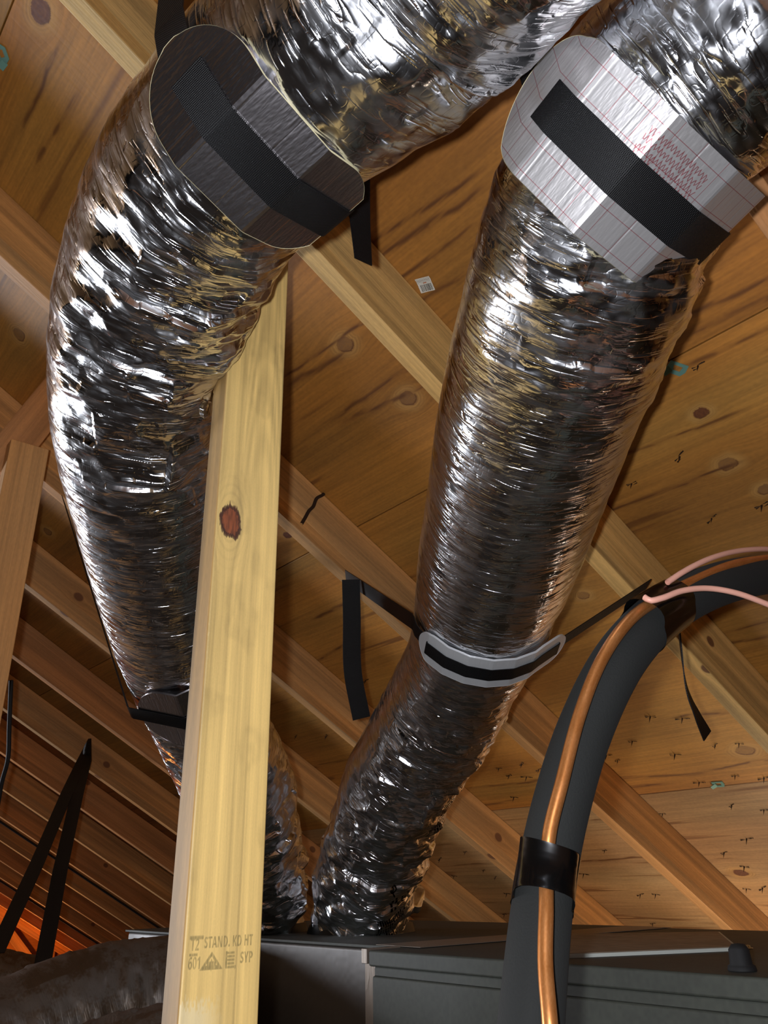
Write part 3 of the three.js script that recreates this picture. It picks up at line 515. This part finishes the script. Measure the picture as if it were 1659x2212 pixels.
// mid saddle of the right duct
{
  const r = slung('right', at(1045, 1305, 1.45), V(1.112, 0.69, P0 + 2 * GAP - 0.003), at(1400, 1262, 1.62), { facets: 7, length: 0.31, width: 0.075, shift: 0.055, slots: [0.022, 0.022], mat: M.saddlePale, rim: M.saddlePale, saddleLabel: 'pale rounded saddle halfway up the right duct', strapLabel: 'black strap slung between rafters through the pale rounded saddle, loose end hanging', strapWidth: 0.03 });
  tail(r.strap, r.base, [at(758, 1252, 1.8), at(760, 1330, 1.79), at(762, 1450, 1.78), at(781, 1552, 1.77)], [camR.clone().addScaledVector(camF, 0.2), camR.clone().addScaledVector(camF, 0.3)], 0.04);
}
// mid saddle of the left duct
slung('left', at(398, 1430, 1.62), V(0.6, 0.985, P0 + 3 * GAP - 0.003), V(0.9, 0.815, P0 + 3 * GAP - 0.003), { facets: 4, length: 0.3, width: 0.15, mat: M.saddle, rim: M.saddle, saddleLabel: 'dark stitched saddle on the duct low behind the post', strapLabel: 'black strap under the left duct beside the post', strapWidth: 0.032 });

// sling straps on the far trunk duct
{
  const top = V(1.40, 0.655, P0 + 6 * GAP - 0.032);
  const s = thing('sling_strap', 'long black sling strap in two legs reaching down to the dusty trunk duct', 'strap', null, top);
  const leg = (pts, n) => mesh('leg', local(ribbon(pts, pts.map(() => camR.clone()), 0.046, 0.002, [0.014, 0.044, 0.048, 0.048, 0.048]), top), M.strap, s);
  leg([top.clone(), at(176, 1645, 3.5), at(146, 1710, 3.2), at(80, 1865, 2.7), at(-10, 2060, 2.25)]); leg([top.clone(), at(186, 1645, 3.5), at(168, 1710, 3.2), at(130, 1880, 2.7), at(88, 2105, 2.3)]);
  const kn = mesh('knot', new THREE.SphereGeometry(0.03, 12, 8), M.strap, s); kn.scale.set(0.5, 1.3, 0.5); kn.position.copy(at(187, 1622, 3.6)).sub(top);
}
{
  const pts = [at(24, 1470, 2.2), at(20, 1570, 2.2), at(17, 1640, 2.2), at(4, 1690, 2.2), at(-8, 1760, 2.2)];
  solo('hanging_cable', tube(pts, 0.006, 40, 8), M.black, 'thin black cable hanging down beside the brown stud', 'cable');
}
for (const [i, ds, lab] of [[9, 0, 'black cable stapled along a far rafter, the nearer of two'], [12, 0, 'black cable stapled along the last far rafters']]) {
  const p = P0 + i * GAP + 0.1, a = V(0.6, roofY(0.6) - DROP - 0.006, p), b = V(3.4, roofY(3.4) - DROP - 0.006, p);
  solo('rafter_cable', tube([a, a.clone().lerp(b, 0.5), b], 0.0075, 8, 8), M.black, lab, 'cable');
}

// ---------------------------------------------------------------- plenum, air handler
console.log('equipment');
M.galv = std({ color: 0x332b23, metalness: 0.25, roughness: 0.45, bumpMap: repeatM(tex(256, 256, (x, y, c) => { c[0] = c[1] = c[2] = 255 * (vnoise(x / 32, y / 32, 7, 8, 8) * 0.7 + vnoise(x / 6, y / 6, 8, 42, 42) * 0.3); }, false), 0.4, 0.4), bumpScale: 0.0006 });
M.cab = std({ map: repeatM(tex(256, 256, (x, y, c) => { const a = 0.92 + 0.16 * (vnoise(x / 3, y / 3, 8, 85, 85) - 0.5) + 0.12 * (vnoise(x / 40, y / 40, 9, 6, 6) - 0.5); c[0] = 58 * a; c[1] = 61 * a; c[2] = 52 * a; }), 0.4, 0.4), roughness: 0.68, metalness: 0 });
const boxSP = (s0, s1, y0, y1, p0, p1, r = 0.004) => board(s1 - s0, y1 - y0, p1 - p0, 2, 0, r).translate((s0 + s1) / 2, (y0 + y1) / 2 + EYE, -(p0 + p1) / 2);
const TOP = -0.105;
{
  const o = V(1.45, -0.64, 1.9), t = thing('supply_plenum', 'galvanized sheet metal plenum that both upright foil ducts stand on', 'plenum', null, o);
  mesh('box', local(boxSP(1.1, 1.92, -0.64, TOP, 1.32, 2.55, 0.012), o), M.galv, t);
  mesh('top_flange', local(boxSP(1.094, 1.925, TOP - 0.004, TOP + 0.0015, 1.315, 2.552, 0.001), o), M.cab, t);
  const tp = mesh('foil_tape', local(mergeGeometries([boxSP(1.0965, 1.1, -0.63, TOP - 0.008, 1.372, 1.41, 0.0008), boxSP(1.02, 1.1, TOP - 0.022, TOP + 0.002, 1.306, 1.322, 0.001), boxSP(1.1, 1.9, TOP + 0.001, TOP + 0.0025, 1.25, 1.38, 0.0007)]), o), std({ color: 0x857b70, metalness: 0.6, roughness: 0.55, bumpMap: foilFine, bumpScale: 0.0008 }), t); tp.userData.label = 'crinkled silver tape';
}
{
  const o = V(1.45, -0.64, 0.5), t = thing('air_handler', 'dark green-grey air handler cabinet at the foot of the black pipe', 'air handler', null, o);
  mesh('cabinet', local(boxSP(1.03, 1.9, -0.64, TOP - 0.024, -0.35, 1.3, 0.006), o), M.cab, t);
  mesh('lid', local(boxSP(1.022, 1.905, TOP - 0.026, TOP, -0.355, 1.305, 0.004), o), M.cab, t);
  mesh('door_panel', local(boxSP(1.024, 1.04, -0.6, TOP - 0.04, -0.3, 0.2, 0.004), o), M.cab, t);
  mesh('door_panel', local(boxSP(1.024, 1.04, -0.6, TOP - 0.04, 0.212, 1.297, 0.004), o), M.cab, t);
  const plug = mesh('cable_plug', new THREE.LatheGeometry([[0, 0.031], [0.008, 0.03], [0.0125, 0.024], [0.0135, 0.008], [0.0165, 0.006], [0.0175, 0.001], [0.0165, 0], [0, 0]].map((a) => new THREE.Vector2(...a)), 28), M.black, t); plug.position.copy(V(1.075, TOP, 0.615)).sub(o); plug.userData.label = 'black rubber plug';
  const sc = mesh('screw', new THREE.LatheGeometry([[0, 0.006], [0.004, 0.005], [0.0045, 0.002], [0.008, 0.0015], [0.008, 0], [0, 0]].map((a) => new THREE.Vector2(...a)), 12), std({ color: 0xd8dde0, metalness: 1, roughness: 0.2 }), t); sc.position.copy(V(1.41, TOP, 0.79)).sub(o);
}
{
  const o = V(1.42, TOP, 0.99), t = thing('manual_packet', 'flat grey booklet with white edges lying on top of the cabinet', 'booklet', null, o);
  const sh = (k) => { const c = [[1.085, 0.906], [1.359, 0.777], [1.733, 1.027], [1.512, 1.242]], m = [1.42, 0.99]; return new THREE.Shape(c.map(([s, p]) => new THREE.Vector2(m[0] + (s - m[0]) * k, m[1] + (p - m[1]) * k))); };
  const ex = (k, h, y) => new THREE.ExtrudeGeometry(sh(k), { depth: h, bevelEnabled: false }).rotateX(-Math.PI / 2).translate(0, y + TOP + EYE, 0);
  const pages = mesh('pages', local(ex(1, 0.005, 0.0004), o), std({ color: 0xb9beb6, roughness: 0.6 }), t);
  const cov = std({ map: repeatM(tex(256, 256, (x, y, c) => { const n = vnoise(x / 8, y / 8, 3); let k = 0.9 + 0.2 * n; const bar = x > 190 && x < 250 && y > 40 && y < 200 && (Math.floor(x / 4) % 3 === 0), blk = x > 60 && x < 84 && y > 60 && y < 100, ln = x < 50 && x > 12 && y > 40 && y < 200 && (Math.floor(y / 9) % 2 === 0) && n > 0.4; if (bar || blk || ln) k *= 0.72; c[0] = 124 * k; c[1] = 112 * k; c[2] = 96 * k; }), 0.5, 0.5), roughness: 0.6 });
  mesh('cover', local(ex(0.97, 0.0008, 0.0055), o), cov, t);
}
// dusty trunk ducts at the left
{
  const nodes = [[V(1.1, -0.285, 1.97), 0.14, 0.4], [at(395, 2168, 1.93), 0.148, 0.6], [at(250, 2184, 1.88), 0.15, 0.6], [at(50, 2262, 1.75), 0.155, 0.5], [at(-200, 2380, 1.6), 0.16, 0.5]];
  const d = ductGeometry(nodes, 3000, { du: 0.006, ring: 160, big: 0.008 }), o = nodes[0][0].clone(), t = thing('trunk_duct', 'large dusty foil wrapped trunk duct low beside the post', 'duct', null, o);
  mesh('foil_jacket', local(d.g, o), M.dusty, t);
  const n2 = [[at(460, 2290, 1.5), 0.09, 0.5], [at(330, 2290, 1.5), 0.09, 0.5], [at(150, 2350, 1.45), 0.09, 0.5]];
  const d2 = ductGeometry(n2, 3300, { du: 0.006, ring: 120, big: 0.007 }), o2 = n2[0][0].clone(), t2 = thing('trunk_duct', 'smaller dusty duct tucked under the large trunk duct', 'duct', null, o2);
  mesh('foil_jacket', local(d2.g, o2), M.dusty, t2);
  const n3 = [[at(-250, 2110, 3.4), 0.12, 0.5], [at(-40, 2110, 3.5), 0.12, 0.5], [at(120, 2140, 3.6), 0.12, 0.4], [at(300, 2160, 3.8), 0.1, 0.4]];
  const d3 = ductGeometry(n3, 3600, { du: 0.012, ring: 90, big: 0.01 }), o3 = n3[0][0].clone(), t3 = thing('trunk_duct', 'pale dusty duct lying far back in front of the orange gable', 'duct', null, o3);
  mesh('foil_jacket', local(d3.g, o3), M.dusty, t3);
}

// ---------------------------------------------------------------- line set
console.log('line set');
{
  const nodes = [[1128, 2420, 0.6], [1140, 2290, 0.62], [1152, 2150, 0.645], [1166, 2000, 0.68], [1182, 1880, 0.71], [1212, 1740, 0.735], [1262, 1580, 0.77], [1335, 1430, 0.81], [1425, 1330, 0.87], [1530, 1270, 0.95], [1659, 1240, 1.07], [1820, 1235, 1.2]];
  const pts = nodes.map((n) => at(...n)), o = pts[0].clone(), c = curve(pts), t = thing('line_set', 'thick black foam insulated refrigerant pipe with a copper line curving up to the right', 'pipe', null, o);
  mesh('insulation', local(tube(pts, 0.026, 160, 28), o), M.foam, t);
  const cu = [[1196, 2420, 0.565], [1192, 2290, 0.58], [1188, 2212, 0.592], [1178, 2080, 0.622], [1180, 1960, 0.65], [1181, 1880, 0.675], [1187, 1800, 0.69], [1214, 1690, 0.71], [1252, 1545, 0.742], [1300, 1425, 0.775], [1360, 1340, 0.81], [1425, 1293, 0.85], [1500, 1255, 0.905], [1580, 1222, 0.97], [1659, 1208, 1.05], [1820, 1200, 1.18]].map((n) => at(...n));
  mesh('copper_line', local(tube(cu, 0.0061, 160, 14), o), M.copper, t).userData.label = 'orange copper line';
  const wrap = (a, b, r, name, mat) => { const q = []; for (let i = 0; i <= 8; i++) q.push(c.getPointAt(mix(a, b, i / 8))); return mesh(name, local(tube(q, r, 24, 32), o), mat, t); };
  const uOf = (px, py, z) => { const P = at(px, py, z); let best = 0, bd = 9; for (let i = 0; i <= 400; i++) { const d = c.getPointAt(i / 400).distanceTo(P); if (d < bd) { bd = d; best = i / 400; } } return best; };
  const sleeve = (a, b) => { // tape wound over both pipes: hull of the two circles
    const n = 20, ring = 40, pos = [], idx = []; const cc = curve(cu);
    for (let i = 0; i <= n; i++) { const u = mix(a, b, i / n), P = c.getPointAt(u), T = c.getTangentAt(u); let best = null, bd = 9; for (let j = 0; j <= 500; j++) { const q = cc.getPointAt(j / 500), d = q.distanceTo(P); if (d < bd) { bd = d; best = q; } } const e = best.clone().sub(P); e.addScaledVector(T, -e.dot(T)); const d = e.length(), x = e.normalize(), y = T.clone().cross(x);
      for (let k = 0; k < ring; k++) { const th = k / ring * 6.2832, cx = Math.cos(th); const r1 = 0.0268, r2 = d * cx + 0.0088; const r = Math.max(r1, r2, cx > 0.5 ? mix(r1, d + 0.0088, sstep(0.5, 0.98, cx)) : 0); const q = P.clone().addScaledVector(x, cx * r).addScaledVector(y, Math.sin(th) * r); pos.push(q.x, q.y, q.z); }
      if (i) for (let k = 0; k < ring; k++) { const k1 = (k + 1) % ring, w = (i - 1) * ring, m = i * ring; idx.push(w + k, w + k1, m + k, w + k1, m + k1, m + k); } }
    const g = new THREE.BufferGeometry(); g.setAttribute('position', new THREE.Float32BufferAttribute(pos, 3)); g.setIndex(idx); g.computeVertexNormals(); return g; };
  for (const [a, b] of [[uOf(1170, 1962, 0.69), uOf(1190, 1838, 0.715)], [uOf(1392, 1362, 0.84), uOf(1452, 1312, 0.89)]]) mesh('tape_band', local(sleeve(a, b), o), M.tape, t).userData.label = 'glossy black tape';
  const wA = [[1392, 1290, 0.82], [1404, 1297, 0.815], [1430, 1292, 0.82], [1475, 1276, 0.84], [1530, 1271, 0.86], [1590, 1281, 0.87], [1659, 1306, 0.88], [1760, 1350, 0.9]].map((n) => at(...n));
  const wB = [[1442, 1258, 0.86], [1475, 1236, 0.88], [1530, 1208, 0.92], [1590, 1191, 0.97], [1659, 1186, 1.03], [1760, 1200, 1.15]].map((n) => at(...n));
  solo('control_wire', tube(wA, 0.0032, 60, 10), M.wire, 'pink control wire arching freely away from the black pipe', 'wire');
  solo('control_wire', tube(wB, 0.0032, 60, 10), M.wire, 'pink control wire running along the top of the black pipe', 'wire');
  const tp = [at(1462, 1318, 1.25), at(1470, 1390, 1.25), at(1484, 1490, 1.24), at(1506, 1545, 1.24), at(1528, 1590, 1.24)], S = [camF.clone().addScaledVector(camR, 0.22), camF.clone().addScaledVector(camR, 0.3), camF.clone().addScaledVector(camR, 0.55), camR.clone().addScaledVector(camF, 0.9)];
  const cc = curve(tp), P = [], Q = []; for (let i = 0; i <= 40; i++) { P.push(cc.getPoint(i / 40)); const f = i / 40 * 3, k = Math.min(2, Math.floor(f)); Q.push(S[k].clone().lerp(S[k + 1], f - k).normalize()); }
  solo('pipe_strap', ribbon(P, Q, 0.03, 0.0018), M.strap, 'thin black strap end dangling below the taped bend of the pipe', 'strap');
}

// ---------------------------------------------------------------- small things on the deck
console.log('details');
const deckPoint = (s, p, off = 0) => V(s, roofY(s), p).addScaledVector(ROOF_N, off);
const deckQuat = new THREE.Quaternion().setFromUnitVectors(new THREE.Vector3(0, 1, 0), ROOF_N);
[[1.168, 0.587, 'teal metal panel clip on the deck beside the right duct'], [2.202, 1.232, 'teal metal panel clip on the seam near the low rafters'], [0.103, 1.219, 'teal metal panel clip high up on the deck left of the ducts']].forEach(([s, p, lab], i) => {
  const t = thing('panel_clip', lab, 'clip', 'teal plywood panel clips', deckPoint(s, p, 0)); t.quaternion.copy(deckQuat);
  const sh = new THREE.Shape([[-0.016, -0.011], [0.016, -0.011], [0.018, 0.004], [0.01, 0.014], [-0.01, 0.014], [-0.016, 0.004]].map((a) => new THREE.Vector2(...a))); sh.holes.push(new THREE.Path([[-0.008, -0.005], [0.008, -0.005], [0.006, 0.006], [-0.006, 0.006]].map((a) => new THREE.Vector2(...a))));
  const g = new THREE.ExtrudeGeometry(sh, { depth: 0.0014, bevelEnabled: false }).rotateX(-Math.PI / 2); g.rotateY(i * 0.9 + 0.6); mesh('plate', g, M.teal, t);
  const tab = mesh('tab', new RoundedBoxGeometry(0.013, 0.0015, 0.016, 1, 0.0005), M.teal, t); tab.position.set(0.012 * Math.cos(i + 1), 0.004, -0.016); tab.rotation.x = 0.5;
});
{
  const cv = document.createElement('canvas'); cv.width = 256; cv.height = 256; const x = cv.getContext('2d'); x.fillStyle = '#d9d6c8'; x.fillRect(0, 0, 256, 256); x.fillStyle = '#2a2a2a'; let k = 3; for (let i = 20; i < 230;) { const w = 4 + (k = (k * 7 + 3) % 11); x.fillRect(i, 14, w, 120); i += w + 6 + (k % 5); } for (let r = 0; r < 4; r++) for (let i = 20; i < 230; i += 26) x.fillRect(i, 152 + r * 24, 8 + ((i * 7 + r * 5) % 14), 9); x.fillStyle = '#a8582a'; x.fillRect(90, 150, 60, 16);
  const map = new THREE.CanvasTexture(cv); map.colorSpace = THREE.SRGBColorSpace;
  const g = new THREE.PlaneGeometry(0.03, 0.03, 8, 8).rotateX(-Math.PI / 2), pp = g.attributes.position; for (let i = 0; i < pp.count; i++) pp.setY(i, 0.0006 + 0.0022 * sstep(0.008, 0.015, pp.getZ(i)) + 0.0008 * rnd());
  g.computeVertexNormals(); const m = solo('barcode_sticker', g, std({ map, roughness: 0.7, side: THREE.DoubleSide }), 'torn white barcode sticker on the deck next to a pale rafter', 'sticker'); m.position.copy(deckPoint(0.825, 0.862, 0.0008)); m.quaternion.copy(deckQuat).multiply(new THREE.Quaternion().setFromAxisAngle(new THREE.Vector3(0, 1, 0), 1.2));
}
const nailSpots = [[1.927, 1.236], [1.952, 1.159], [2.06, 1.142], [2.066, 1.079], [2.198, 1.098], [2.072, 1.271], [2.064, 1.453], [2.038, 1.471], [2.002, 1.353], [2.179, 1.167], [2.188, 1.281], [2.293, 1.255], [2.322, 1.179], [2.438, 1.307], [2.497, 1.42], [2.566, 1.401], [2.674, 1.413], [2.678, 1.469], [2.302, 1.486], [2.704, 1.884], [2.704, 1.822], [2.457, 1.83], [2.58, 2.026], [2.881, 1.971], [2.06, 1.875], [2.077, 1.816], [2.024, 1.884], [2.02, 1.781], [2.053, 1.742], [2.16, 1.952], [2.421, 2.466], [2.455, 2.651], [2.568, 2.69], [2.539, 2.487], [2.585, 2.47], [2.692, 2.514], [2.838, 2.673], [2.346, 2.368], [1.316, 0.693], [1.328, 0.812], [1.458, 0.726], [1.181, 0.556], [1.468, 0.627], [1.595, 2.294], [1.652, 2.249], [1.744, 2.461], [1.576, 2.012], [1.712, 2.612]];
const nailGeos = [0, 1, 2].map((k) => {
  const parts = [new THREE.ConeGeometry(0.0023, 0.02, 5).translate(0, 0.01, 0)];
  for (let i = 0; i < 4; i++) { const g = new THREE.ConeGeometry(0.0016, rr(0.01, 0.02), 4).rotateZ(Math.PI / 2 + rr(-0.1, 0.1)).rotateY(Math.PI / 2 + rr(-0.3, 0.3) + (i & 1) * Math.PI).scale(1, 0.6, 1).translate(rr(-0.005, 0.005), 0.0014, (i & 1 ? 1 : -1) * rr(0.004, 0.012)); parts.push(g); }
  return mergeGeometries(parts);
});
nailSpots.forEach(([s, p], i) => { const n = mesh('nail', nailGeos[i % 3], M.rust, ceiling); n.position.copy(deckPoint(s, p, 0)); n.quaternion.copy(deckQuat).multiply(new THREE.Quaternion().setFromAxisAngle(new THREE.Vector3(0, 1, 0), rr(-0.5, 0.5))); n.scale.setScalar(rr(0.7, 1.05)); });

// ---------------------------------------------------------------- lamps out of view, placed to light the far gable and low deck
console.log('lamps');
function unseenLamp(pos, color, cd, label) {
  const t = thing('unseen_lamp', label, 'lamp', null, pos.clone().setY(0));
  mesh('base', new THREE.CylinderGeometry(0.07, 0.08, 0.02, 24).translate(0, 0.01, 0), M.black, t);
  mesh('stem', new THREE.CylinderGeometry(0.01, 0.01, pos.y - 0.05, 10).translate(0, (pos.y - 0.05) / 2, 0), M.black, t);
  const b = mesh('bulb', new THREE.SphereGeometry(0.035, 20, 14), std({ color: 0xffffff, emissive: new THREE.Color(color), emissiveIntensity: 4 }), t); b.position.set(0, pos.y, 0);
  const l = new THREE.PointLight(color, cd, 0, 2); l.position.copy(pos); l.castShadow = true; l.shadow.radius = 2; scene.add(l); return t;
}
unseenLamp(V(2.6, -0.8, 8.9), 0xff9a48, 2.6, 'orange bulb lamp out of view on the floor, placed to light the far gable');  // unseen lamp, gives the far gable its orange light
{
  const t = thing('unseen_tube_light', 'tube light out of view behind the air handler, placed to light the low deck', 'lamp', null, stripPos.clone().setY(0));
  mesh('tray', new RoundedBoxGeometry(0.2, 0.07, 1.9, 1, 0.01).translate(0, 0.035, 0), M.black, t);
  mesh('unseen_light_tube', new THREE.CapsuleGeometry(0.02, 1.75, 6, 16).rotateX(Math.PI / 2).translate(0, 0.09, 0), std({ color: 0xffffff, emissive: 0xffe6cc, emissiveIntensity: 2 }), t);
}
{
  const t = thing('equipment_platform', 'rough timber platform under the air handler and plenum', 'platform', null, V(1.46, floorY, 1.1));
  for (let k = 0; k < 6; k++) mesh('plank', board(0.142, 0.036, 2.85, 2, k * 0.3), M.rafter[k % 3], t).position.set(-0.37 + k * 0.146, 0.34, 0);
  for (const x of [-0.34, 0.34]) for (const z of [-1.3, 0, 1.3]) mesh('leg', board(0.089, 0.322, 0.089, 1, z), M.rafter[1], t).position.set(x, 0.161, z);
}
renderer.render(scene, camera);
